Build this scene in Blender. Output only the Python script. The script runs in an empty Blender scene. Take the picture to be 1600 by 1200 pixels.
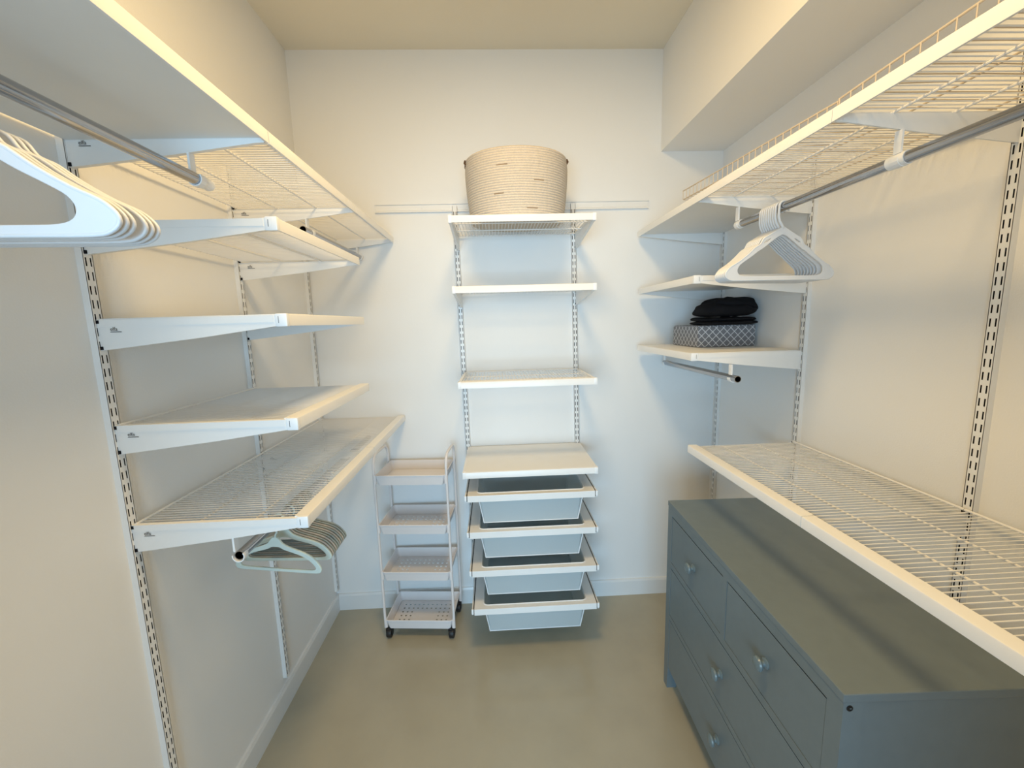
import bpy, bmesh, math, random
from mathutils import Vector, Matrix

C = bpy.context.scene.collection
sc = bpy.context.scene
PI = math.pi
random.seed(7)

# ------------------------------------------------------------------ camera
RX = (0.9986884480207456, -0.043123277817119575, -0.027600121380568207)
DN = (-0.03357036125502959, -0.1445073537955534, -0.9889341007085426)
FW = (0.0386576594625358, 0.9885636082768343, -0.14576548890448773)
CAM = (-0.1328, -2.2561, 1.6142)
cam_d = bpy.data.cameras.new('camera')
cam = bpy.data.objects.new('camera', cam_d)
C.objects.link(cam)
cam.matrix_world = Matrix(((RX[0], -DN[0], -FW[0], CAM[0]),
                           (RX[1], -DN[1], -FW[1], CAM[1]),
                           (RX[2], -DN[2], -FW[2], CAM[2]),
                           (0, 0, 0, 1)))
cam_d.sensor_width = 36.0
cam_d.lens = 655.0 / 1600.0 * 36.0
cam_d.clip_start = 0.01
sc.camera = cam

# ------------------------------------------------------------------ light
sc.view_settings.view_transform = 'Standard'
sc.view_settings.look = 'None'
sc.view_settings.gamma = 1.0
sc.view_settings.use_curve_mapping = False
sc.view_settings.exposure = 0.03

w = bpy.data.worlds.new('world')
sc.world = w
w.use_nodes = True
w.node_tree.nodes['Background'].inputs[0].default_value = (0.62, 0.80, 1.0, 1)
w.node_tree.nodes['Background'].inputs[1].default_value = 0.25


def area(name, loc, target, sx, sy, col, power, shape='RECTANGLE'):
    d = bpy.data.lights.new(name, 'AREA')
    d.shape = shape
    d.size = sx
    d.size_y = sy
    d.color = col
    d.energy = power
    o = bpy.data.objects.new(name, d)
    C.objects.link(o)
    o.location = loc
    v = Vector(target) - Vector(loc)
    o.rotation_euler = v.to_track_quat('-Z', 'Y').to_euler()
    return o


# the closet's own warm ceiling lamp, and daylight through the doorway from an added, unseen window sized to grade the walls
area('ceiling_lamp', (-0.10, -1.45, 2.89), (-0.10, -1.45, 0), 0.42, 0.42, (1.0, 0.70, 0.32), 22.0, 'DISK')
area('assumed_window_daylight', (-0.80, -5.3, 1.25), (-0.80, 0, 1.25), 3.2, 1.7, (0.46, 0.75, 1.0), 208.0)

# ------------------------------------------------------------------ materials
def mat(name, col, rough=0.5, metal=0.0, spec=0.5, noise=0.0, nscale=40.0, bump=0.0, bscale=300.0, coat=0.0):
    m = bpy.data.materials.new(name)
    m.use_nodes = True
    nt = m.node_tree
    b = nt.nodes['Principled BSDF']
    b.inputs['Base Color'].default_value = (*col, 1)
    b.inputs['Roughness'].default_value = rough
    b.inputs['Metallic'].default_value = metal
    b.inputs['Specular IOR Level'].default_value = spec
    if coat:
        b.inputs['Coat Weight'].default_value = coat
    tc = nt.nodes.new('ShaderNodeTexCoord')
    if noise:
        n = nt.nodes.new('ShaderNodeTexNoise')
        n.inputs['Scale'].default_value = nscale
        n.inputs['Detail'].default_value = 4
        nt.links.new(tc.outputs['Object'], n.inputs['Vector'])
        r = nt.nodes.new('ShaderNodeValToRGB')
        r.color_ramp.elements[0].position = 0.3
        r.color_ramp.elements[1].position = 0.7
        r.color_ramp.elements[0].color = (*[c * (1 - noise) for c in col], 1)
        r.color_ramp.elements[1].color = (*[min(1, c * (1 + noise)) for c in col], 1)
        nt.links.new(n.outputs['Fac'], r.inputs['Fac'])
        nt.links.new(r.outputs['Color'], b.inputs['Base Color'])
    if bump:
        n2 = nt.nodes.new('ShaderNodeTexNoise')
        n2.inputs['Scale'].default_value = bscale
        n2.inputs['Detail'].default_value = 3
        nt.links.new(tc.outputs['Object'], n2.inputs['Vector'])
        bp = nt.nodes.new('ShaderNodeBump')
        bp.inputs['Strength'].default_value = bump
        bp.inputs['Distance'].default_value = 0.002
        nt.links.new(n2.outputs['Fac'], bp.inputs['Height'])
        nt.links.new(bp.outputs['Normal'], b.inputs['Normal'])
    return m


M = {}
M['wall'] = mat('wall_paint', (0.875, 0.875, 0.865), 0.75, spec=0.2, bump=0.15, bscale=220)
M['ceiling'] = mat('ceiling_paint', (0.85, 0.79, 0.66), 0.85, spec=0.1, bump=0.15, bscale=160)
M['trim'] = mat('trim_paint', (0.82, 0.83, 0.83), 0.35)
M['gap_shade'] = mat('drawer_gap_shade', (0.03, 0.028, 0.026), 0.9, spec=0.1)  # near-black standing in for the shade within the drawer gaps
M['floor'] = mat('floor_polished', (0.44, 0.405, 0.31), 0.20, spec=0.5, noise=0.04, nscale=6)
M['white'] = mat('white_enamel', (0.86, 0.86, 0.85), 0.35, noise=0.01, nscale=9)
M['wire'] = mat('wire_enamel', (0.86, 0.85, 0.83), 0.35)
M['board'] = mat('white_board', (0.84, 0.84, 0.82), 0.45, noise=0.01, nscale=12)
M['cap'] = mat('white_plastic_cap', (0.90, 0.91, 0.92), 0.35)
M['chrome'] = mat('chrome', (0.42, 0.42, 0.435), 0.12, metal=1.0)
M['loose'] = mat('cream_wire', (0.60, 0.51, 0.40), 0.5)
M['dark'] = mat('shade_and_hook_black', (0.012, 0.012, 0.014), 0.8, spec=0.1)  # near-black for painted shade in slots and runner gaps, also bracket hooks
M['print'] = mat('dark_print', (0.03, 0.03, 0.035), 0.7)
M['hanger'] = mat('white_plastic', (0.78, 0.80, 0.83), 0.3)
M['hanger_grey'] = mat('grey_green_plastic', (0.36, 0.40, 0.38), 0.35)
M['hanger_beige'] = mat('beige_plastic', (0.52, 0.48, 0.43), 0.35)
M['hanger_mint'] = mat('pale_mint_plastic', (0.62, 0.72, 0.68), 0.35)
M['dresser'] = mat('grey_blue_paint', (0.165, 0.205, 0.222), 0.36, noise=0.03, nscale=30, bump=0.05, bscale=500)
M['knob'] = mat('knob_paint', (0.15, 0.20, 0.22), 0.28)
M['cart'] = mat('cart_plastic', (0.80, 0.77, 0.77), 0.4)
M['black'] = mat('black_rubber', (0.012, 0.012, 0.013), 0.5)
M['cloth'] = mat('black_fabric', (0.010, 0.010, 0.012), 0.9, spec=0.15, bump=0.5, bscale=500)
M['leather'] = mat('brown_leather', (0.09, 0.045, 0.02), 0.5)
M['stitch'] = mat('tan_thread', (0.34, 0.24, 0.14), 0.8)
M['rope'] = mat('cream_rope', (0.70, 0.61, 0.50), 0.85, spec=0.1, noise=0.08, nscale=160, bump=0.6, bscale=600)


def bin_mat():
    m = bpy.data.materials.new('translucent_mesh')
    m.use_nodes = True
    nt = m.node_tree
    b = nt.nodes['Principled BSDF']
    b.inputs['Base Color'].default_value = (0.80, 0.845, 0.85, 1)
    b.inputs['Roughness'].default_value = 0.45
    out = nt.nodes['Material Output']
    tl = nt.nodes.new('ShaderNodeBsdfTranslucent')
    tl.inputs[0].default_value = (0.80, 0.845, 0.85, 1)
    mx = nt.nodes.new('ShaderNodeMixShader')
    tc = nt.nodes.new('ShaderNodeTexCoord')
    wv = nt.nodes.new('ShaderNodeTexWave')
    wv.bands_direction = 'Z'
    wv.inputs['Scale'].default_value = 60
    wv.inputs['Distortion'].default_value = 0.6
    nt.links.new(tc.outputs['Object'], wv.inputs['Vector'])
    bp = nt.nodes.new('ShaderNodeBump')
    bp.inputs['Strength'].default_value = 0.12
    bp.inputs['Distance'].default_value = 0.001
    nt.links.new(wv.outputs['Fac'], bp.inputs['Height'])
    nt.links.new(bp.outputs['Normal'], b.inputs['Normal'])
    mx.inputs[0].default_value = 0.45
    nt.links.new(b.outputs[0], mx.inputs[1])
    nt.links.new(tl.outputs[0], mx.inputs[2])
    nt.links.new(mx.outputs[0], out.inputs['Surface'])
    return m


M['bin'] = bin_mat()


def lattice_mat():
    m = bpy.data.materials.new('lattice_fabric')
    m.use_nodes = True
    nt = m.node_tree
    L = nt.links
    b = nt.nodes['Principled BSDF']
    b.inputs['Roughness'].default_value = 0.9
    tc = nt.nodes.new('ShaderNodeTexCoord')
    sx = nt.nodes.new('ShaderNodeSeparateXYZ')
    L.new(tc.outputs['Object'], sx.inputs[0])

    def mth(op, a, bb):
        n = nt.nodes.new('ShaderNodeMath')
        n.operation = op
        for i, v in enumerate((a, bb)):
            if v is None:
                continue
            if isinstance(v, (int, float)):
                n.inputs[i].default_value = v
            else:
                L.new(v, n.inputs[i])
        return n.outputs[0]
    u = mth('ADD', sx.outputs['X'], sx.outputs['Y'])
    p = 0.034
    vals = []
    for op in ('ADD', 'SUBTRACT'):
        t = mth('DIVIDE', mth(op, u, sx.outputs['Z']), p)
        f = mth('FRACT', t, None)
        vals.append(mth('ABSOLUTE', mth('SUBTRACT', f, 0.5), None))
    mx = mth('MAXIMUM', vals[0], vals[1])
    g = mth('GREATER_THAN', mx, 0.435)
    r = nt.nodes.new('ShaderNodeMix')
    r.data_type = 'RGBA'
    r.inputs[6].default_value = (0.20, 0.205, 0.225, 1)
    r.inputs[7].default_value = (0.66, 0.67, 0.70, 1)
    L.new(g, r.inputs[0])
    L.new(r.outputs[2], b.inputs['Base Color'])
    return m


M['lattice'] = lattice_mat()


# ------------------------------------------------------------------ mesh helpers
class MB:
    def __init__(self):
        self.v = []
        self.f = []

    def add(self, vs, fs):
        o = len(self.v)
        self.v += [tuple(p) for p in vs]
        self.f += [tuple(i + o for i in f) for f in fs]
        return self

    def box(self, a, b):
        x0, y0, z0 = a
        x1, y1, z1 = b
        vs = [(x0, y0, z0), (x1, y0, z0), (x1, y1, z0), (x0, y1, z0),
              (x0, y0, z1), (x1, y0, z1), (x1, y1, z1), (x0, y1, z1)]
        fs = [(3, 2, 1, 0), (4, 5, 6, 7), (0, 1, 5, 4), (1, 2, 6, 5), (2, 3, 7, 6), (3, 0, 4, 7)]
        return self.add(vs, fs)

    def prism(self, pts, axis, a, b):
        """extrude a 2-D outline along an axis; the outline lies in the two other axes, in xyz order"""
        n = len(pts)
        def mk(p, t):
            q = list(p)
            q.insert(axis, t)
            return tuple(q)
        vs = [mk(p, a) for p in pts] + [mk(p, b) for p in pts]
        fs = [(i, (i + 1) % n, n + (i + 1) % n, n + i) for i in range(n)]
        fs += [tuple(range(n - 1, -1, -1)), tuple(range(n, 2 * n))]
        return self.add(vs, fs)

    def tube(self, path, r, n=8, caps=True, flat=None, closed=False):
        """round tube along points; flat=(vector, factor) squashes the section along the vector"""
        P = [Vector(p) for p in path]
        m = len(P)
        rs = r if isinstance(r, (list, tuple)) else [r] * m
        T = []
        for i in range(m):
            if closed:
                a, b = P[(i - 1) % m], P[(i + 1) % m]
            else:
                a, b = P[max(i - 1, 0)], P[min(i + 1, m - 1)]
            T.append((b - a).normalized())
        up = Vector((0, 0, 1)) if abs(T[0].z) < 0.9 else Vector((1, 0, 0))
        nrm = (up - T[0] * up.dot(T[0])).normalized()
        vs = []
        for i in range(m):
            nrm = (nrm - T[i] * nrm.dot(T[i])).normalized()
            bi = T[i].cross(nrm)
            for k in range(n):
                a = 2 * PI * k / n
                d = (nrm * math.cos(a) + bi * math.sin(a)) * rs[i]
                if flat:
                    fv = Vector(flat[0])
                    d = d + fv * d.dot(fv) * (flat[1] - 1)
                vs.append(P[i] + d)
        fs = []
        for i in range(m if closed else m - 1):
            j = (i + 1) % m
            for k in range(n):
                k2 = (k + 1) % n
                fs.append((i * n + k, i * n + k2, j * n + k2, j * n + k))
        if caps and not closed:
            fs.append(tuple(range(n - 1, -1, -1)))
            fs.append(tuple((m - 1) * n + k for k in range(n)))
        return self.add(vs, fs)

    def pipe(self, a, b, ro, ri, n=20):
        """hollow tube with wall between ri and ro"""
        A, B = Vector(a), Vector(b)
        t = (B - A).normalized()
        up = Vector((0, 0, 1)) if abs(t.z) < 0.9 else Vector((1, 0, 0))
        u = (up - t * up.dot(t)).normalized()
        w_ = t.cross(u)
        vs = []
        for P_ in (A, B):
            for r in (ro, ri):
                for k in range(n):
                    an = 2 * PI * k / n
                    vs.append(P_ + (u * math.cos(an) + w_ * math.sin(an)) * r)
        fs = []
        for k in range(n):
            q = (k + 1) % n
            fs.append((k, q, 2 * n + q, 2 * n + k))
            fs.append((n + q, n + k, 3 * n + k, 3 * n + q))
            fs.append((q, k, n + k, n + q))
            fs.append((2 * n + k, 2 * n + q, 3 * n + q, 3 * n + k))
        return self.add(vs, fs)

    def lathe(self, prof, n=24, axis='z', sx=1.0, sy=1.0, c=(0, 0, 0), closed=False):
        vs = []
        for (r, z) in prof:
            for k in range(n):
                a = 2 * PI * k / n
                p = (r * math.cos(a) * sx, r * math.sin(a) * sy, z)
                if axis == 'y':
                    p = (p[0], p[2], p[1])
                elif axis == 'x':
                    p = (p[2], p[0], p[1])
                vs.append((p[0] + c[0], p[1] + c[1], p[2] + c[2]))
        fs = []
        m = len(prof)
        for i in range(m - 1):
            for k in range(n):
                q = (k + 1) % n
                fs.append((i * n + k, i * n + q, (i + 1) * n + q, (i + 1) * n + k))
        fs.append(tuple(range(n - 1, -1, -1)))
        fs.append(tuple((m - 1) * n + k for k in range(n)))
        return self.add(vs, fs)

    def build(self, name, material, parent=None, loc=(0, 0, 0), rotz=0.0, smooth=False, bevel=0.0):
        me = bpy.data.meshes.new(name)
        me.from_pydata(self.v, [], self.f)
        bm = bmesh.new()
        bm.from_mesh(me)
        if bevel:
            es = [e for e in bm.edges if len(e.link_faces) == 2 and e.calc_face_angle(0) > 0.6]
            bmesh.ops.bevel(bm, geom=es, offset=bevel, segments=2, affect='EDGES', profile=0.6)
        bmesh.ops.recalc_face_normals(bm, faces=bm.faces)
        bm.to_mesh(me)
        bm.free()
        me.materials.append(material)
        if smooth:
            for p in me.polygons:
                p.use_smooth = True
            if smooth != 'all':
                me.set_sharp_from_angle(angle=math.radians(40))
        o = bpy.data.objects.new(name, me)
        C.objects.link(o)
        o.location = loc
        o.rotation_euler = (0, 0, rotz)
        if parent:
            o.parent = parent
        return o


def tag(o, label=None, cat=None, group=None, kind=None):
    if label:
        o['label'] = label
    if cat:
        o['category'] = cat
    if group:
        o['group'] = group
    if kind:
        o['kind'] = kind
    return o


def thing(name, label, cat, loc, rotz=0.0, group=None):
    o = bpy.data.objects.new(name, None)
    C.objects.link(o)
    o.empty_display_size = 0.05
    o.location = loc
    o.rotation_euler = (0, 0, rotz)
    return tag(o, label, cat, group)


def copy_tree(o, parent=None, kids=None):
    c = o.copy()
    C.objects.link(c)
    if parent:
        c.parent = parent
    for ch in list(o.children):
        copy_tree(ch, c)
    return c


# ------------------------------------------------------------------ the room
XL, XR, YF, ZC = -1.086, 1.077, -2.32, 2.93
SX, SZ = 0.750, 2.456


def struct(name, mb, m, **k):
    return tag(mb.build(name, m, **k), kind='structure')


struct('floor', MB().box((XL - .1, -2.42, -.06), (XR + .1, .1, 0)), M['floor'])
struct('ceiling', MB().box((XL - .1, YF - .1, ZC), (XR + .1, .1, ZC + .06)), M['ceiling'])
struct('wall_left', MB().box((XL - .1, YF - .1, 0), (XL, .1, ZC)), M['wall'])
struct('wall_right', MB().box((XR, YF - .1, 0), (XR + .1, .1, ZC)), M['wall'])
struct('wall_back', MB().box((XL, 0, 0), (XR, .1, ZC)), M['wall'])
DX0, DX1, DZ = -0.80, 0.30, 2.08
fw = MB()
fw.box((XL, YF - .1, 0), (DX0, YF, ZC)).box((DX1, YF - .1, 0), (XR, YF, ZC)).box((DX0, YF - .1, DZ), (DX1, YF, ZC))
struct('wall_front', fw, M['wall'])
struct('trim_1', MB().box((SX, YF, SZ), (XR, 0, ZC)), M['wall'])          # dropped soffit over the right wall


def skirting(name, a, b, out, t=0.014, h=0.098):
    """baseboard from a to b on the floor, out = direction into the room"""
    prof = [(0, 0), (t, 0), (t, h - .012), (t - .005, h), (0, h)]
    A, B, O = Vector((*a, 0)), Vector((*b, 0)), Vector((*out, 0))
    vs = [A + O * d + Vector((0, 0, z)) for d, z in prof] + [B + O * d + Vector((0, 0, z)) for d, z in prof]
    n = len(prof)
    fs = [(i, (i + 1) % n, n + (i + 1) % n, n + i) for i in range(n)] + [tuple(range(n)), tuple(range(2 * n - 1, n - 1, -1))]
    struct(name, MB().add(vs, fs), M['trim'])


skirting('baseboard_left', (XL, YF), (XL, 0), (1, 0))
skirting('baseboard_right', (XR, YF), (XR, 0), (-1, 0))
skirting('baseboard_back', (XL + .014, 0), (XR - .014, 0), (0, -1))

# ------------------------------------------------------------------ shelving kit
# local frame of everything on a wall: wall plane at y = 0, the room at y < 0, x along the wall
ROT = {'left': PI / 2, 'right': -PI / 2, 'back': 0.0}
UP = 0.016          # how far an upright stands off the wall
PITCH = 0.0324


def wall_loc(side, along, z):
    return {'left': (XL, along, z), 'right': (XR, along, z), 'back': (along, 0, z)}[side]


def make_upright(side, along, z0, z1, label, phase=0.0, lean=0.0):
    t = thing('shelf_upright', label, 'upright', wall_loc(side, along, z0), ROT[side], None)
    h = z1 - z0
    wd, c, hs, hl = 0.0125, 0.006, 0.0017, 0.0098
    xs = [-wd, -c - hs, -c + hs, c - hs, c + hs, wd]
    zs = [0.0]
    holes = []
    k = 0
    while True:
        zc = phase + 0.02 + k * PITCH
        if zc + hl > h - 0.004:
            break
        holes.append(len(zs))
        zs += [zc - hl, zc + hl]
        k += 1
    zs.append(h)
    mb = MB()
    nx = len(xs)
    vs = [(x, -UP, z) for z in zs for x in xs]
    fs = []
    bk = MB()
    for j in range(len(zs) - 1):
        for i in range(nx - 1):
            if j in holes and i in (1, 3):
                continue
            fs.append((j * nx + i, j * nx + i + 1, (j + 1) * nx + i + 1, (j + 1) * nx + i))
    mb.add(vs, fs)
    mb.box((-wd, -UP, 0), (-wd + .0015, 0, h)).box((wd - .0015, -UP, 0), (wd, 0, h))
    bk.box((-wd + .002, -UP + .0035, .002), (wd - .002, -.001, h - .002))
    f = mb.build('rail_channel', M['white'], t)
    b = bk.build('slot_shade_fill', M['dark'], t)  # black fill in place of the shade in the hollow channel
    b['label'] = 'black fill standing in for the shade behind the two rows of slots'
    if lean:
        t.rotation_euler = (0, lean, ROT[side])
    return t


def rounded_fascia(L, D, lip):
    h = 0.029
    p = [(-D, -h), (-D, -.004), (-D + .0013, -.0012), (-D + .004, 0), (-D + lip, 0), (-D + lip, -.003),
         (-D + .005, -.003), (-D + .005, -h)]
    return MB().prism(p, 0, -L / 2, L / 2)


def logo_mesh(name, parent, x, flip):
    cu = bpy.data.curves.new('logo', 'FONT')
    cu.body = 'elfa'
    cu.size = 0.0125
    to = bpy.data.objects.new('logo_tmp', cu)
    C.objects.link(to)
    dg = bpy.context.evaluated_depsgraph_get()
    me = bpy.data.meshes.new_from_object(to.evaluated_get(dg))
    bpy.data.objects.remove(to)
    vs = [(v.co.x, v.co.y) for v in me.vertices]
    fs = [tuple(p.vertices) for p in me.polygons]
    n = len(vs)
    vs += [(0, -.0035), (.026, -.0035), (.026, -.002), (0, -.002)]
    fs.append((n, n + 1, n + 2, n + 3))
    # the text runs outwards from the wall on the face turned to local -x (left wall) or +x
    mb = MB()
    mb.v = [(x, -(0.045 + a), -.030 + b) for a, b in vs]
    mb.f = fs
    o = mb.build(name, M['print'], parent)
    o['label'] = 'tiny dark printed maker mark'
    return o


def bracket(parent, x, D, logo=0, cap=True, low=False):
    t = 0.005 if low else 0.011
    tz = -.0125 if low else -.003
    prof = [(-UP, tz), (-UP, -.076), (-UP - .03, -.0735), (-D * .55, -.052), (-D + .03, -.030), (-D + .008, -.029), (-D + .006, tz)]
    b = MB().prism(prof, 0, x - t / 2, x + t / 2)
    # folded upper flange along the bracket
    if not low:
        b.box((x - t / 2 - .0012, -D + .03, -.020), (x + t / 2 + .0012, -UP - .002, tz - .0002))
    o = b.build('bracket', M['white'], parent)
    hk = MB()
    for zz in (-.0085, -.0705):
        hk.box((x - .0078, -UP - .006, zz - .004), (x - .0045, -UP + .001, zz + .004))
    tag(hk.build('bracket_hook', M['dark'], o), kind='stuff')
    if cap:
        c = MB().box((x - .0075, -D - .0015, -.031), (x + .0075, -D + .026, .0008))
        co = c.build('end_cap', M['cap'], o, bevel=.003, smooth=True)
        s = MB().box((x - .0077, -D + .0178, -.022), (x + .0077, -D + .0190, -.006))
        s.build('cap_slit', M['print'], o)
    if logo:
        logo_mesh('maker_mark', o, x + logo * (t / 2 + .0016), logo)
    return o


SEAM = 0.0015


def wire_parts(t, L, D, lip):
    wz = -.0065
    mb = MB()
    n = int(L / 0.0150)
    for i in range(n):
        x = -L / 2 + L * (i + .5) / n
        mb.tube([(x, -.020, wz), (x, -D + lip - .006, wz)], .0016, 6, caps=False)
    o = mb.build('wire_deck', M['wire'], t, smooth=True)
    o['kind'] = 'stuff'
    o['label'] = 'close parallel wires of the deck'
    for d, r in ((.022, .0036), (.172, .0030), (.314, .0030)):
        if d > D - .04:
            continue
        zz = -.0035 if d < .05 else wz - .0042
        MB().tube([(-L / 2, -d, zz), (L / 2, -d, zz)], r, 8).build('support_rod', M['wire'], t, smooth=True)
    f = MB().tube([(-L / 2, -D + lip * .5, wz - .0035), (L / 2, -D + lip * .5, wz - .0035)], .0024, 6)
    f.build('support_rod', M['wire'], t, smooth=True)


def shelf(side, a, z, L, D, kind, label, brackets=(), cat='shelf', name=None, along_off=None):
    """brackets: list of (end -1/+1, logo side, cap)"""
    t = thing(name or ('wire_shelf' if kind == 'wire' else 'solid_shelf'), label, cat, wall_loc(side, a, z), ROT[side])
    lip = .035 if kind == 'wire' else .014
    rounded_fascia(L - SEAM, D, lip).build('front_edge', M['white'], t, smooth=True)
    if kind == 'wire':
        wire_parts(t, L - SEAM, D, lip)
    else:
        MB().box((-L / 2 + SEAM / 2, -D + .0052, -.0195), (L / 2 - SEAM / 2, -.017, -.0031 if D else 0)).build('board', M['board'], t)
        MB().box((-L / 2 + SEAM / 2, -D + .0145, -.003), (L / 2 - SEAM / 2, -.017, -.0006)).build('top_panel', M['board'], t)
    for (e, logo, cap) in brackets:
        bracket(t, e, D, logo, cap, kind == 'wire' and not cap)
    return t


# uprights: slots face the room
LY = (-1.208, -.604, -.016)
RY = (-1.292, -.668, -.062)
make_upright('left', LY[0], .13, 2.20, 'white slotted upright on the left wall nearest the camera', .010)
make_upright('left', LY[1], .13, 2.20, 'white slotted upright halfway along the left wall', .002)
make_upright('left', LY[2], .125, 2.20, 'white slotted upright on the left wall in the back corner', .004)
make_upright('right', RY[0], .13, 2.20, 'white slotted upright on the right wall at the picture edge', .006)
make_upright('right', RY[1], .13, 2.20, 'white slotted upright halfway along the right wall behind the hangers', .0)
make_upright('right', RY[2], .13, 2.20, 'white slotted upright on the right wall nearest the back corner', .012)
make_upright('back', -.2855, .13, 2.203, 'left white slotted upright of the middle shelf tower', .008, lean=math.radians(-.72))
make_upright('back', .3185, .13, 2.206, 'right white slotted upright of the middle shelf tower', .010, lean=math.radians(-.72))

# top hang rails
def hang_rail(side, a, z, L, label):
    t = thing('hang_rail', label, 'rail', wall_loc(side, a, z), ROT[side])
    p = [(-.0005, 0), (-.012, 0), (-.012, .006), (-.006, .010), (-.006, .034), (-.012, .037), (-.012, .043), (-.0005, .043)]
    MB().prism(p, 0, -L / 2, L / 2).build('rail_profile', M['white'], t)
    for k in range(3):
        x = -L / 2 + L * (k + .5) / 3
        MB().lathe([(.0045, -.008), (.0045, -.0062), (.002, -.0060)], 12, 'y', c=(x, 0, .022)).build('screw', M['white'], t, smooth=True)
    return t


hang_rail('back', -.0115, 2.1785, 1.40, 'long white rail fixed on the back wall behind the round basket')

# ---- left wall shelves (front edge at X = -0.632)
DL = XL * -1 - .630
z1, z2, z3, z4, z5 = 2.061, 1.872, 1.650, 1.393, 1.133
cA, cB, cN = (LY[0] + LY[1]) / 2, (LY[1] + LY[2]) / 2 + .002, -1.515
wA, wB, wN = LY[1] - LY[0], LY[2] - LY[1], .61
shelf('left', cN, z1, wN, DL, 'solid', 'solid white top shelf above the left wall hangers, grey from beneath', [(wN / 2, -1, False)])
shelf('left', cA, z1, wA, DL, 'wire', 'white wire shelf in the middle of the top left row', [(wA / 2, -1, False)])
shelf('left', cB, z1, wB, DL, 'wire', 'white wire shelf of the top left row ending at the back wall', [(wB / 2, -1, False)])
shelf('left', cA, z2, wA, DL, 'wire', 'white wire shelf just below the top left row', [(-wA / 2, 0, True), (wA / 2, -1, False)])
shelf('left', cA, z3, wA, DL, 'solid', 'flat white shelf seen edge on at eye height on the left wall', [(-wA / 2, -1, True), (wA / 2, 0, False)])
shelf('left', cA, z4, wA, DL, 'wire', 'white wire shelf fourth from the top on the left wall', [(-wA / 2, -1, True), (wA / 2, 0, False)])
shelf('left', cA, z5, wA, DL, 'wire', 'near half of the lowest left wire shelf, above the hanging grey hangers', [(-wA / 2, -1, True), (wA / 2, -1, False)])
shelf('left', cB, z5, wB, DL, 'wire', 'far half of the lowest left wire shelf, ending by the slim cart', [(wB / 2, 0, False)])

# ---- right wall shelves (front edge at X = 0.624)
DR = XR - .624
q1, q2, q3, q4 = 2.059, 1.769, 1.477, 1.111
dA, dB = (RY[0] + RY[1]) / 2, (RY[1] + RY[2]) / 2
vA, vB, vN = RY[1] - RY[0], RY[2] - RY[1], .61
dN = RY[0] - vN / 2
# local +x runs towards the camera on this wall
shelf('right', dN, q1, vN, DR, 'wire', 'white wire shelf of the top right row nearest the camera', [])
shelf('right', dA, q1, vA, DR, 'wire', 'white wire shelf in the middle of the top right row', [(vA / 2, 0, False), (-vA / 2, 0, False)])
shelf('right', dB + .012, q1, vB + .024, DR, 'solid', 'solid white shelf at the far end of the top right row', [(-vB / 2, 0, False)])
shelf('right', dB, q2, vB, DR, 'solid', 'solid white shelf just above the black clothes', [(vB / 2, 0, True), (-vB / 2, 0, False)])
shelf('right', dB, q3, vB, DR, 'solid', 'solid white shelf carrying the grey patterned box', [(vB / 2, 0, True), (-vB / 2, 0, False)])
shelf('right', dA, q4, vA, DR, 'wire', 'far half of the low right wire shelf above the dresser', [(-vA / 2, 0, False)])
shelf('right', dN, q4, vN, DR, 'wire', 'near half of the low right wire shelf above the dresser', [(-vN / 2, 0, False)])

# ---- middle tower shelves
DC = .425
shelf('back', .003, 2.061, .602, DC, 'wire', 'top wire shelf of the middle tower carrying the round basket', [(-.304, 0, True), (.304, 0, True)])
shelf('back', .0055, 1.772, .602, DC, 'wire', 'second shelf from the top of the middle tower, seen from below', [(-.304, 0, True), (.304, 0, True)])
shelf('back', .010, 1.359, .600, DC, 'wire', 'third shelf from the top of the middle tower', [(-.303, 0, True), (.303, 0, True)])
shelf('back', .013, .944, .602, DC, 'solid', 'solid cream topped shelf right above the drawers of the middle tower', [(-.304, 0, True), (.304, 0, True)])


# ------------------------------------------------------------------ drawers of the middle tower
def rounded_rect(hx, hy, r, n=5, cx=0, cy=0):
    pts = []
    for (sx_, sy_, a0) in ((1, 1, 0), (-1, 1, PI / 2), (-1, -1, PI), (1, -1, 1.5 * PI)):
        for k in range(n + 1):
            a = a0 + PI / 2 * k / n
            pts.append((cx + sx_ * (hx - r) + r * math.cos(a), cy + sy_ * (hy - r) + r * math.sin(a)))
    return pts


def ring_plate(outer, inner, z0, z1):
    n = len(outer)
    vs = [(*p, z1) for p in outer] + [(*p, z1) for p in inner] + [(*p, z0) for p in outer] + [(*p, z0) for p in inner]
    fs = []
    for i in range(n):
        j = (i + 1) % n
        fs += [(i, j, n + j, n + i), (2 * n + j, 2 * n + i, 3 * n + i, 3 * n + j),
               (i, 2 * n + i, 2 * n + j, j), (n + j, 3 * n + j, 3 * n + i, n + i)]
    return vs, fs


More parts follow.
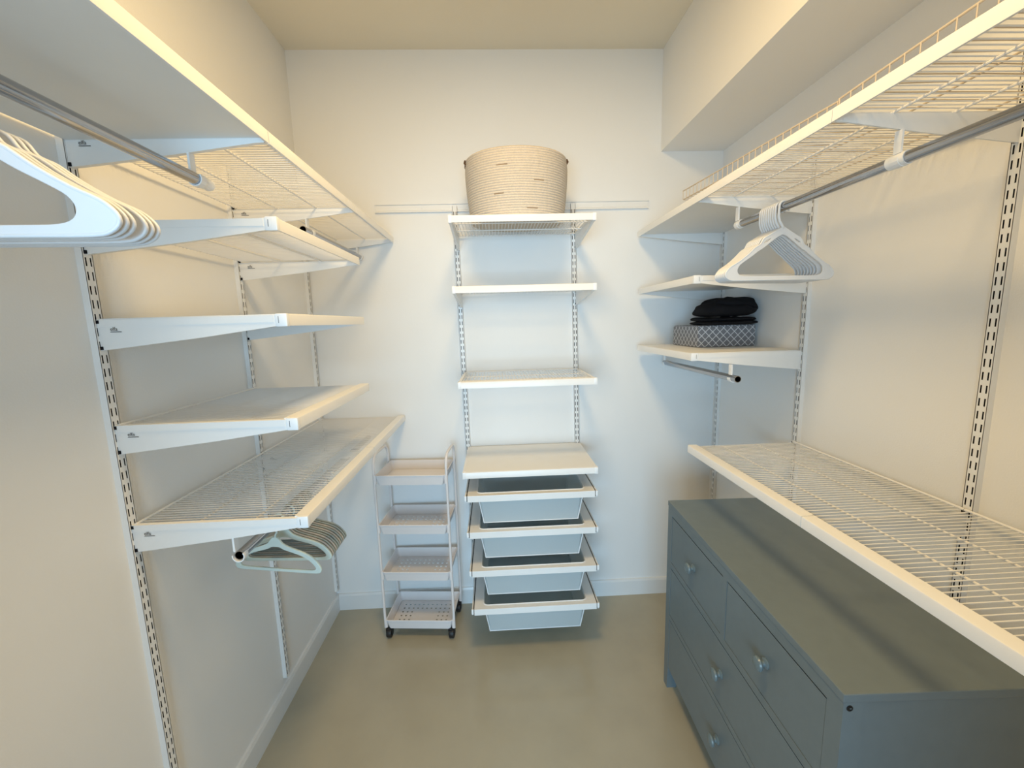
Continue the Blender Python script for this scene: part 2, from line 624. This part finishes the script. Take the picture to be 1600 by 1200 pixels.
def make_drawer(cx, z, label, width=.586):
    t = thing('bin_drawer', label, 'drawer', (cx, 0, z), 0.0, 'drawers stacked under the middle tower')
    yb, yf = -.035, -.440
    hx = width / 2
    # flange with a rounded opening
    hy, cy = (yb - yf) / 2, (yb + yf) / 2
    outer = rounded_rect(hx, hy, .004, 5, 0, cy)
    inner = rounded_rect(hx - .045, hy - .030, .020, 5, 0, cy - .000)
    vs, fs = ring_plate(outer, inner, -.005, 0)
    MB().add(vs, fs).build('rim', M['white'], t)
    MB().box((-hx, yf - .0015, -.030), (hx, yf + .004, .0005)).build('front_edge', M['white'], t, bevel=.0012)
    # raised bead round the opening
    bead = [(x, y, .001) for x, y in rounded_rect(hx - .043, hy - .028, .022, 5, 0, cy)]
    MB().tube(bead, .0022, 6, closed=True).build('rim_bead', M['white'], t, smooth=True)
    # tapered mesh bin
    tp = rounded_rect(hx - .046, hy - .031, .019, 4, 0, cy)
    bt = rounded_rect(hx - .066, hy - .050, .012, 4, 0, cy + .004)
    n = len(tp)
    d = -.158
    mb = MB()
    th = .0016
    def shrink(P, s):
        return [(p[0] * (1 - s / hx), cy + (p[1] - cy) * (1 - s / hy)) for p in P]
    ti, bi = shrink(tp, th * 1.4), shrink(bt, th * 1.4)
    vs = [(*p, -.001) for p in tp] + [(*p, d) for p in bt] + [(*p, -.001) for p in ti] + [(*p, d + .002) for p in bi]
    fs = []
    for i in range(n):
        j = (i + 1) % n
        fs += [(i, n + i, n + j, j), (2 * n + j, 3 * n + j, 3 * n + i, 2 * n + i), (i, j, 2 * n + j, 2 * n + i)]
    fs += [tuple(n + i for i in range(n)), tuple(3 * n + i for i in range(n - 1, -1, -1))]
    mb.add(vs, fs)
    mb.build('mesh_bin', M['bin'], t, smooth=True)
    # pale corner posts and bottom hem of the bin
    hem = [(x * 1.002, cy + (y - cy) * 1.002, d + .001) for x, y in bt]
    MB().tube(hem, .0022, 6, closed=True).build('bin_hem', M['cap'], t, smooth=True)
    for s in (-1, 1):
        MB().tube([(s * (hx - .050), yf + .0335, -.030), (s * (hx - .0705), yf + .0535, d)], .0028, 6).build('bin_corner', M['cap'], t, smooth=True)
    # side runners clipped to the uprights
    for s in (-1, 1):
        x = s * (hx + .0082)
        r = MB().box((x - .0035, yf + .004, -.030), (x + .0035, -.020, -.004)).build('runner', M['white'], t)
        MB().box((s * (hx + .0004), yf + .006, -.028), (s * (hx + .0046), -.022, -.0012)).build('runner_gap_shade', M['dark'], r)  # black box painted in for the shade between rim and runner
        MB().box((x - .005, yf + .0005, -.024), (x + .005, yf + .008, -.001)).build('runner_cap', M['cap'], r, bevel=.0015)
    return t


make_drawer(.0135, .838, 'topmost white rimmed mesh drawer, right below the solid shelf')
make_drawer(.0165, .661, 'second white rimmed mesh drawer from the top of the tower')
make_drawer(.0205, .468, 'third white rimmed mesh drawer from the top of the tower')
make_drawer(.0225, .272, 'lowest white rimmed mesh drawer, hanging just above the floor')

# ------------------------------------------------------------------ hanging rods
RR = .0130


def rod(side, off, z, a0, a1, label, hooks, caps=(), sleeve=()):
    """off = distance from the wall; a0 < a1 along world Y"""
    X = XL + off if side == 'left' else XR - off
    t = thing('hanging_rod', label, 'rod', (X, a0, z))
    MB().pipe((0, 0, 0), (0, a1 - a0, 0), RR, RR - .002, 24).build('tube', M['chrome'], t, smooth=True)
    for y, top in hooks:
        yy = y - a0
        h = MB()
        arc = [(0.0165 * math.cos(a), yy, .0165 * math.sin(a)) for a in [math.radians(d) for d in range(-190, 60, 25)]]
        for i in range(len(arc) - 1):
            p, q = Vector(arc[i]), Vector(arc[i + 1])
            pi, qi = p * 1, q * 1
            s = (RR + .0006) / .0165
            vs = [(p.x, yy - .009, p.z), (p.x, yy + .009, p.z), (q.x, yy + .009, q.z), (q.x, yy - .009, q.z),
                  (p.x * s, yy - .009, p.z * s), (p.x * s, yy + .009, p.z * s), (q.x * s, yy + .009, q.z * s), (q.x * s, yy - .009, q.z * s)]
            h.add(vs, [(0, 1, 2, 3), (7, 6, 5, 4), (0, 3, 7, 4), (1, 5, 6, 2), (0, 4, 5, 1), (3, 2, 6, 7)])
        h.box((-.0105, yy - .009, .0128), (-.0055, yy + .009, top - z))
        h.build('rod_hook', M['cap'], t)
    for y0, y1 in caps:
        MB().pipe((0, y0 - a0, 0), (0, y1 - a0, 0), RR + .0012, RR - .004, 24).build('end_sleeve', M['cap'], t, smooth=True)
    for y0, y1 in sleeve:
        MB().pipe((0, y0 - a0, 0), (0, y1 - a0, 0), RR + .0022, RR + .0002, 24).build('joint_sleeve', M['cap'], t, smooth=True)
    return t


def btop(ztop, off, D):
    # underside of a bracket at a given distance from the wall
    f = (off - UP) / (D - UP)
    return ztop - .076 + .046 * f - .0002


rod('left', .286, 1.957, -2.05, -1.170, 'chrome rod above the white hangers on the left wall',
    [(LY[0], btop(z1, .286, DL))], caps=[(-1.205, -1.168)])
rod('left', .284, 1.962, -.665, -.022, 'thin looking chrome rod under the far end of the top left row',
    [(-.604, btop(z1, .284, DL)), (-.030, btop(z1, .284, DL))], caps=[(-.026, -.020)])
rod('left', .268, 1.030, -1.205, -.06, 'chrome rod under the lowest left wire shelf',
    [(-1.202, btop(z5, .268, DL)), (-.604, btop(z5, .268, DL))])
rod('right', .287, 1.950, -2.05, -.660, 'long chrome rod under the top right row holding white hangers',
    [(RY[1], btop(q1, .287, DR)), (RY[0], btop(q1, .287, DR))], caps=[(-.690, -.656)], sleeve=[(-1.312, -1.268)])
rod('right', .302, 1.379, -.735, -.055, 'short chrome rod under the shelf with the patterned box',
    [(RY[1] - .030, btop(q3, .302, DR)), (-.072, btop(q3, .302, DR))])

# ------------------------------------------------------------------ hangers (rod axis at the local origin, plane y = 0)
def curve_plate(name, outer, inner, thick, bev):
    cu = bpy.data.curves.new(name, 'CURVE')
    cu.dimensions = '2D'
    cu.fill_mode = 'BOTH'
    cu.extrude = thick
    cu.bevel_depth = bev
    cu.bevel_resolution = 1
    for pts in [outer] + inner:
        sp = cu.splines.new('POLY')
        sp.points.add(len(pts) - 1)
        for i, p in enumerate(pts):
            sp.points[i].co = (p[0], p[1], 0, 1)
        sp.use_cyclic_u = True
    to = bpy.data.objects.new('tmp', cu)
    C.objects.link(to)
    dg = bpy.context.evaluated_depsgraph_get()
    me = bpy.data.meshes.new_from_object(to.evaluated_get(dg))
    bpy.data.objects.remove(to)
    for v in me.vertices:
        x, y, z = v.co
        v.co = (x, z, y)
    me.flip_normals()
    me.name = name
    return me


def catmull(pts, n=5, closed=True):
    out = []
    m = len(pts)
    for i in range(m):
        p0, p1, p2, p3 = [Vector(pts[(i + k) % m]) for k in (-1, 0, 1, 2)]
        for k in range(n):
            t = k / n
            q = .5 * ((2 * p1) + (-p0 + p2) * t + (2 * p0 - 5 * p1 + 4 * p2 - p3) * t * t + (-p0 + 3 * p1 - 3 * p2 + p3) * t ** 3)
            out.append((q.x, q.y))
    return out


def mirror(half):
    return half + [(-x, z) for x, z in reversed(half) if abs(x) > 1e-6]


def mesh_obj(name, me, m, parent):
    me.materials.clear()
    me.materials.append(m)
    for p in me.polygons:
        p.use_smooth = True
    me.set_sharp_from_angle(angle=math.radians(50))
    o = bpy.data.objects.new(name, me)
    C.objects.link(o)
    o.parent = parent
    return o


def hook_tube(r=.0180, low=-.066):
    R0 = r
    path = []
    for d in range(-35, 181, 18):
        a = math.radians(d)
        path.append((R0 * math.cos(a), 0, R0 * math.sin(a)))
    path += [(-R0, 0, -.012), (-R0 * .97, 0, -.030), (-R0 * .72, 0, -.044), (-R0 * .25, 0, -.056), (0, 0, low)]
    return path


def web_hanger(name, m, label, loc, rz, group, wx=.190):
    """heavy moulded hanger: filled rounded shoulder ends, shoulder notches"""
    t = thing(name, label, 'hanger', loc, rz, group)
    half = [(0, -.062), (.012, -.066), (.030, -.075), (.055, -.087), (.074, -.096), (.085, -.112), (.094, -.118), (.108, -.125),
            (.135, -.146), (.170, -.168), (.200, -.183), (.216, -.198), (.218, -.209), (.208, -.219), (.185, -.2235), (.10, -.2235)]
    sx_ = wx / .218
    outer = catmull([(x * sx_, z) for x, z in mirror(half)], 3)
    hi = [(0, -.083), (.020, -.090), (.050, -.108), (.075, -.124), (.095, -.134), (.116, -.1475), (.147, -.165), (.165, -.177), (.173, -.191),
          (.168, -.204), (.150, -.2105), (.11, -.2115), (.04, -.2115)]
    inner = catmull([(x * sx_, z) for x, z in mirror(hi)], 3)
    eyes = []
    for q in (-1, 1):      # the strap eye in each shoulder
        eyes.append([(q * sx_ * .060 + .013 * math.cos(a * PI / 6), -.1025 - q * .0070 * math.cos(a * PI / 6) + .0040 * math.sin(a * PI / 6)) for a in range(12)])
    me = curve_plate('hanger_body', outer, [inner] + eyes, .0014, .0010)
    mesh_obj('body', me, m, t)
    # raised outline bead and the thicker lower bar
    MB().tube([(x * .994, 0, z * .994 - .0005) for x, z in outer], .0031, 6, closed=True).build('edge_bead', m, t, smooth='all')
    MB().tube(hook_tube(), [.0031] * 4 + [.0036] * 9 + [.0040] * (len(hook_tube()) - 13), 8, flat=((0, 1, 0), 1.05)).build('hook', m, t, smooth='all')
    return t


def slim_hanger(name, m, label, loc, rz, group, wx=.145):
    """small contoured hanger with thin arms and bar"""
    t = thing(name, label, 'hanger', loc, rz, group)
    s = wx / .145
    half = [(0, -.060), (.012, -.066), (.026, -.082), (.056, -.095), (.092, -.107), (.120, -.122), (.139, -.144), (.145, -.161), (.138, -.170), (.118, -.172), (.06, -.1725)]
    hi = [(0, -.090), (.014, -.091), (.028, -.098), (.058, -.107), (.088, -.117), (.110, -.130), (.126, -.146), (.130, -.156), (.122, -.1635), (.09, -.1655), (.04, -.166)]
    outer = [(x - .022, z) for x, z in catmull(mirror([(x * s, z) for x, z in half]), 3)]
    inner = [(x - .022, z) for x, z in catmull(mirror([(x * s, z) for x, z in hi]), 3)]
    me = curve_plate('hanger_body', outer, [inner], .0020, .0016)
    mesh_obj('body', me, m, t)
    hk = hook_tube(low=-.066)
    hk = hk[:-2] + [(-.0185, 0, -.050), (-.022, 0, -.066)]
    MB().tube(hk, .0028, 8, flat=((0, 1, 0), 1.2)).build('hook', m, t, smooth='all')
    return t


# left wall: white hangers near the picture edge
XHL = XL + .286
proto = None
GL = 'white hangers on the left rod'
ys = [-1.714, -1.704, -1.694, -1.675, -1.665, -1.655]
for i, y in enumerate(ys):
    rz = math.radians(3)
    lab = 'white moulded hanger on the left rod, ' + ['nearest the camera', 'second from the camera', 'third, just before the gap in the stack',
                                                      'fourth, just behind the gap in the stack', 'second from the back', 'rearmost of its stack'][i]
    loc = (XHL, y, 1.957 - .0014)
    if proto is None:
        proto = web_hanger('clothes_hanger', M['hanger'], lab, loc, rz, GL, .218)
    else:
        o = copy_tree(proto)
        o.location = loc
        o.rotation_euler.z = rz
        tag(o, lab, 'hanger', GL)
    
# right rod
XHR = XR - .287
GR = 'white hangers on the right rod'
N = 9
for i in range(N):
    y = -.815 - .0115 * i
    if i == N - 1:
        y -= .006
    rz = math.radians([14, 13, 12, 11, 10, 9, 8, 7, 5][i])
    lab = 'white moulded hanger on the right rod among its stack'
    if i == N - 1:
        lab = 'white moulded hanger at the front of the stack on the right rod'
    if i == 0:
        lab = 'white moulded hanger at the back of the stack on the right rod'
    o = copy_tree(proto_r) if i else web_hanger('clothes_hanger', M['hanger'], lab, (0, 0, 0), 0, GR)
    proto_r = o if i == 0 else proto_r
    o.location = (XHR, y, 1.950 - .0014)
    o.rotation_euler.z = rz
    tag(o, lab, 'hanger', GR)

# low left rod: small grey green hangers fanned under the shelf
XH5 = XL + .268
GS = 'small hangers under the lowest left shelf'
cols = ['hanger_mint', 'hanger_mint', 'hanger_beige', 'hanger_grey', 'hanger_beige', 'hanger_grey', 'hanger_grey',
        'hanger_beige', 'hanger_grey', 'hanger_beige', 'hanger_grey', 'hanger_grey']
pal = {'hanger_mint': 'pale mint', 'hanger_grey': 'grey green', 'hanger_beige': 'beige'}
protos = {}
for i, cname in enumerate(cols):
    y = -1.000 + .0125 * i + (0 if i == 0 else .050)
    rz = math.radians([-11, -4, -3, -3, -2, -2, -1, -1, 0, 0, 1, 1][i])
    if i == 0:
        lab = 'pale mint hanger turned out in front of the hangers under the lowest left shelf'
    elif i == 1:
        lab = 'pale mint hanger right behind the foremost one under the lowest left shelf'
    else:
        lab = 'small %s hanger in the stack under the lowest left shelf' % pal[cname]
    loc = (XH5, y, 1.0290)
    if cname not in protos:
        protos[cname] = slim_hanger('clothes_hanger', M[cname], lab, loc, rz, GS + ', ' + pal[cname], .148)
    else:
        o = copy_tree(protos[cname])
        o.location = loc
        o.rotation_euler.z = rz
        tag(o, lab, 'hanger', GS + ', ' + pal[cname])

# ------------------------------------------------------------------ spare wire shelves lying on the top right row
def spare_wire(y0, y1, X0, z0, tilt, label):
    """loose wire shelf with a turned up front lip; lip at X0, runs from y0 to y1"""
    L = y1 - y0
    t = thing('loose_wire_shelf', label, 'shelf', (X0, y0, z0))
    W = .355
    n = int(L / .030)
    mb = MB()
    for i in range(n + 1):
        y = L * i / n
        zz = tilt * y / L
        j = random.uniform(-.004, .004)
        mb.tube([(0, y, zz + .036), (0, y, zz + .002), (.004, y, zz), (W * .5, y + j * 2, zz + abs(j)), (W, y + j * 3, zz)], .0014, 6, caps=False)
    o = mb.build('cross_wire', M['loose'], t, smooth=True)
    o['kind'] = 'stuff'
    for x, z in ((0.0016, .036), (.006, .0032), (W * .45, .0015), (W - .004, .0030)):
        MB().tube([(x, -.004, z), (x, L + .004, z + tilt)], .0024, 8).build('long_rod', M['loose'], t, smooth=True)
    return t


spare_wire(-1.235, -.430, .680, 2.0625, .041, 'loose cream wire shelf lying on the far part of the top right row')
spare_wire(-1.890, -1.245, .676, 2.0860, -.0220, 'loose cream wire shelf lying on the near part of the top right row')

# ------------------------------------------------------------------ round rope basket
t = thing('rope_basket', 'large round cream rope basket on top of the middle tower', 'basket', (-.0075, -.229, 2.0615))
n_coil = 27
H = .272
prof = []
def rad(f):
    # slightly bellied, wider towards the rim
    return .2085 + .020 * math.sin(min(1, f * 1.15) * PI / 2) - .0045 * max(0, (f - .82) / .18)
for i in range(n_coil):
    for k in range(6):
        f = (i + k / 6) / n_coil
        prof.append((rad(f) - .001 + .0056 * math.sin(PI * k / 6) ** .7, H * f))
inner_p = [(rad(1) - .002, H + .002), (rad(1) - .009, H), (rad(.5) - .011, H * .5), (rad(0) - .012, .012), (.05, .010)]
body = MB().lathe([(.05, 0), (rad(0) - .01, 0)] + prof + inner_p, 64, sx=1.0, sy=.80)
body.build('coiled_body', M['rope'], t, smooth='all')
MB().lathe([(.055, .008), (rad(0) - .013, .008), (rad(0) - .013, .012), (.055, .012)], 48, sx=1, sy=.8).build('base', M['rope'], t)
for s in (-1, 1):
    mb = MB()
    r = rad(.93)
    mb.tube([(s * (r * .985), -.030, H * .90), (s * (r + .006), -.028, H * .955), (s * (r + .004), -.016, H * 1.0), (s * (r + .004), 0, H * 1.012),
             (s * (r + .004), .016, H * 1.0), (s * (r + .006), .028, H * .955), (s * (r * .985), .030, H * .90)], .0045, 8)
    mb.build('handle', M['leather'], t, smooth=True)
for (ax, f, wd) in ((-.070, .735, .046), (.085, .520, .042), (-.085, .345, .040), (.055, .125, .046)):
    pts = []
    for k in range(7):
        x = ax - wd / 2 + wd * k / 6
        rr = rad(f) + .0030
        y = -.80 * math.sqrt(max(0, rr * rr - x * x))
        pts.append((x, y, H * (round(f * n_coil)) / n_coil))
    MB().tube(pts, .0020, 6).build('stitch', M['stitch'], t, smooth=True)

# ------------------------------------------------------------------ patterned box and black clothes
t = thing('storage_box', 'low grey fabric box with a white lattice pattern under the black clothes', 'box', (.790, -.382, q3 + .0006), math.radians(1))
bw, bd, bh = .270, .255, .093
mb = MB().box((0, 0, 0), (bw, bd, bh))
mb.build('body', M['lattice'], t, bevel=.004, smooth=True)
MB().box((.003, .003, bh - .001), (bw - .003, bd - .003, bh + .004)).build('lid', M['lattice'], t, bevel=.003, smooth=True)


def cloth_pile(t, name, layers, seed):
    """folded garment: soft stacked layers joined along one folded side"""
    rnd = random.Random(seed)
    bm = bmesh.new()
    for (cx, cy, cz, hx, hy, hz, yaw) in layers:
        nu, nv = 40, 14
        grid = []
        for j in range(nv + 1):
            ph = -PI / 2 + PI * j / nv
            row = []
            for i in range(nu):
                th = 2 * PI * i / nu
                def se(v, e):
                    return math.copysign(abs(v) ** e, v)
                x = hx * se(math.cos(ph), .45) * se(math.cos(th), .42)
                y = hy * se(math.cos(ph), .45) * se(math.sin(th), .42)
                z = hz * se(math.sin(ph), .85)
                wv = .006 * math.sin(x * 31 + seed) * math.cos(y * 27 + seed * 2) + .004 * math.sin(x * 70 + y * 40 + seed)
                z += wv * (1 if z > 0 else .3) * min(1, hz / .02)
                x += .006 * math.sin(z * 90 + th * 2 + seed)
                y += .006 * math.cos(z * 80 + th * 3)
                c, s = math.cos(yaw), math.sin(yaw)
                row.append(bm.verts.new((cx + x * c - y * s, cy + x * s + y * c, cz + z)))
            grid.append(row)
        for j in range(nv):
            for i in range(nu):
                a, b, c_, d = grid[j][i], grid[j][(i + 1) % nu], grid[j + 1][(i + 1) % nu], grid[j + 1][i]
                try:
                    bm.faces.new((a, b, c_, d))
                except ValueError:
                    pass
    bmesh.ops.remove_doubles(bm, verts=bm.verts, dist=1e-5)
    bmesh.ops.recalc_face_normals(bm, faces=bm.faces)
    me = bpy.data.meshes.new(name)
    bm.to_mesh(me)
    bm.free()
    me.materials.append(M['cloth'])
    for p in me.polygons:
        p.use_smooth = True
    o = bpy.data.objects.new(name, me)
    C.objects.link(o)
    o.parent = t
    return o


zb = q3 + .0006 + bh + .005
t = thing('folded_garment', 'thin black folded garment directly on the patterned box', 'clothes', (.940, -.308, zb))
cloth_pile(t, 'lower_fold', [(-.004, 0, .009, .128, .105, .010, .02)], 3)
cloth_pile(t, 'upper_fold', [(.004, .004, .025, .124, .100, .010, -.03)], 5)
t = thing('folded_garment', 'bulky black folded garment on top of the clothes pile', 'clothes', (.940, -.308, zb + .0405))
cloth_pile(t, 'front_fold', [(-.006, -.018, .024, .124, .085, .027, .02)], 8)
cloth_pile(t, 'bulk', [(.028, .004, .044, .104, .090, .038, -.04)], 11)

# ------------------------------------------------------------------ dresser
t = thing('dresser', 'grey blue wooden chest of drawers with round knobs along the right wall', 'dresser', (.577, -.613, 0), math.radians(-91.8))
LD, HD, DD = .928, .855, .470
dm = M['dresser']
MB().box((-.002, -.002, HD - .020), (LD + .002, DD, HD)).build('top', dm, t, bevel=.0025)
for x in (0, LD - .042):
    st = MB()
    # corner post running down to a foot with a rounded inner shoulder
    if x == 0:
        out = [(0, 0), (.036, 0), (.038, .06), (.042, .088), (.042, HD - .021), (0, HD - .021)]
    else:
        out = [(LD, 0), (LD - .036, 0), (LD - .038, .06), (LD - .042, .088), (LD - .042, HD - .021), (LD, HD - .021)]
    st.prism(out, 1, 0, .042)
    st.build('front_post', dm, t)
    bp = MB().prism(out, 1, DD - .042, DD - .001)
    bp.build('rear_post', dm, t)
    xs = (x + .004, x + .022) if x == 0 else (x + .020, x + .038)
    MB().box((xs[0], .042, .095), (xs[1], DD - .042, HD - .021)).build('side_panel', dm, t)
MB().box((.042, DD - .012, .10), (LD - .042, DD - .006, HD - .021)).build('back_panel', dm, t)
rails = [(HD - .051, HD - .021), (.575, .600), (.337, .358)]
for a, b in rails:
    MB().box((.042, .0, a), (LD - .042, .030, b)).build('rail', dm, t)
MB().box((.042, .012, .095), (LD - .042, .030, .104)).build('rail', dm, t)
MB().box((.4515, 0, .600), (.4765, .030, HD - .051)).build('divider', dm, t)
MB().box((.042, .0285, .104), (LD - .042, .030, HD - .05)).build('gap_shade_sheet', M['gap_shade'], t)  # dark sheet close behind the fronts, painting the shade in the gaps


def drawer(x0, x1, z0, z1, label):
    g = .0022
    zt, zb_ = z1 - .0046, z0 + g * .6
    d = MB().prism([(.0012, zb_), (.0012, zt), (.0045, zt - .0015), (.018, zt - .018), (.018, zb_)], 0, x0 + g * .8, x1 - g * .8).build('drawer_front', dm, t, bevel=.001)
    d['label'] = label
    cx, cz = (x0 + x1) / 2, (z0 + z1) / 2
    prof = [(.0145, .000), (.0145, .002), (.0085, .006), (.0075, .012), (.011, .0145), (.0175, .017), (.0195, .021), (.0175, .0255), (.011, .0285), (.002, .0295)]
    k = MB().lathe([(r, .001 - y) for r, y in prof], 24, 'y', c=(cx, 0, cz))
    k.build('knob', M['knob'], d, smooth=True)


drawer(.042, .4515, .600, HD - .051, 'far drawer of the top row')
drawer(.4765, LD - .042, .600, HD - .051, 'near drawer of the top row')
drawer(.042, LD - .042, .358, .575, 'long middle drawer')
drawer(.042, LD - .042, .104, .337, 'long bottom drawer')
# screw cap on the end panel
sc_ = MB().lathe([(.0065, .0), (.0065, .0012), (.004, .0014), (.0035, -.002)], 16, 'x', c=(LD + .0003, .013, .822))
sc_.build('screw_cap', M['black'], t, smooth=True)
MB().box((LD + .0016, .012, .8215), (LD + .0020, .016, .8235)).build('screw_slot', M['knob'], t)

# ------------------------------------------------------------------ slim rolling cart
t = thing('rolling_cart', 'slim white four tier rolling cart with black casters in the left back corner', 'cart', (-.5585, -.162, 0), math.radians(-5.0))
hw, hd = .178, .118
cm = M['cart']


def tray(z, perf, lab):
    """z = top of the rim"""
    h = .050
    tp = rounded_rect(hw - .006, hd, .012, 4)
    bt = rounded_rect(hw - .016, hd - .008, .012, 4)
    n = len(tp)
    ti = [(x * .985, y * .978) for x, y in tp]
    bi = [(x * .985, y * .978) for x, y in bt]
    vs = [(*p, z) for p in tp] + [(*p, z - h) for p in bt] + [(*p, z) for p in ti] + [(*p, z - h + .004) for p in bi]
    fs = []
    for i in range(n):
        j = (i + 1) % n
        fs += [(i, n + i, n + j, j), (2 * n + j, 3 * n + j, 3 * n + i, 2 * n + i), (i, j, 2 * n + j, 2 * n + i)]
    mb = MB().add(vs, fs)
    o = mb.build('tray', cm, t, smooth=True)
    if lab:
        o['label'] = lab
    # tray floor, perforated by square-cut holes in rows where the photo shows them
    fx, fy = hw - .019, hd - .011
    fl = MB()
    if perf:
        # grid with real openings
        hx_, hy_ = .0042, .0036
        colx = [-.125 + .025 * k for k in range(11)]
        rowy = [-.078, -.048, -.018, .012, .042, .072]
        xs = [-fx]
        for c in colx:
            xs += [c - hx_, c + hx_]
        xs.append(fx)
        ys_ = [-fy]
        for r in rowy:
            ys_ += [r - hy_, r + hy_]
        ys_.append(fy)
        nx = len(xs)
        vs = [(x, y, z - h + .003) for y in ys_ for x in xs]
        fs = []
        for j in range(len(ys_) - 1):
            for i in range(nx - 1):
                hole = (i % 2 == 1) and (j % 2 == 1)
                ci, ri = i // 2, j // 2
                if hole and not (3 <= ci <= 7 and ri < 4):
                    continue
                fs.append((j * nx + i, j * nx + i + 1, (j + 1) * nx + i + 1, (j + 1) * nx + i))
        fl.add(vs, fs)
    else:
        fl.box((-fx, -fy, z - h + .001), (fx, fy, z - h + .004))
    fl.build('tray_floor', cm, o)
    # rim roll and corner sleeves
    MB().tube([(x, y, z) for x, y in tp], .0028, 6, closed=True).build('tray_rim', cm, o, smooth=True)
    for sx_ in (-1, 1):
        for sy_ in (-1, 1):
            MB().tube([(sx_ * (hw - .001), sy_ * (hd - .012), z - h + .006), (sx_ * (hw - .001), sy_ * (hd - .012), z + .001)], .0095, 10).build('corner_sleeve', cm, o, smooth=True)


tray(.887, False, 'plain top tray')
tray(.630, True, None)
tray(.377, True, None)
tray(.108, True, 'lowest tray, its holes dark against the floor')
for sx_ in (-1, 1):
    x = sx_ * (hw + .002)
    yb_, yf_ = hd - .012, -hd + .012
    for y in (yf_, yb_):
        MB().tube([(x, y, .062), (x, y, .895)], .0068, 10).build('post', cm, t, smooth=True)
    r = .055
    top = .985
    def hoop(top, r, y0, y1, zb_):
        P_ = [(x, y0, zb_), (x, y0, top - r)]
        for k in range(1, 7):
            a = PI / 2 * k / 6
            P_.append((x, y0 + r - r * math.cos(a), top - r + r * math.sin(a)))
        for k in range(0, 7):
            a = PI / 2 * k / 6
            P_.append((x, y1 - r + r * math.sin(a), top - r + r * math.cos(a)))
        P_.append((x, y1, zb_))
        return P_
    MB().tube(hoop(top, r, yf_, yb_, .885), .0068, 10).build('handle_hoop', cm, t, smooth=True)
for sx_ in (-1, 1):
    for sy_ in (-1, 1):
        cx, cy = sx_ * (hw - .014), sy_ * (hd - .018)
        c = MB().lathe([(.012, .050), (.0165, .0525), (.0165, .059), (.009, .0605)], 16, c=(cx, cy, 0)).box((cx - .0165, cy - .008, .020), (cx - .0132, cy + .014, .052)).box((cx + .0132, cy - .008, .020), (cx + .0165, cy + .014, .052))
        co = tag(c.build('caster', M['black'], t, smooth=True), kind='stuff')
        MB().lathe([(.012, -.0125), (.0245, -.012), (.0262, -.008), (.0262, .008), (.0245, .012), (.012, .0125)], 20, 'x', c=(cx, cy + .004, .0264)).build('wheel', M['black'], co, smooth=True)
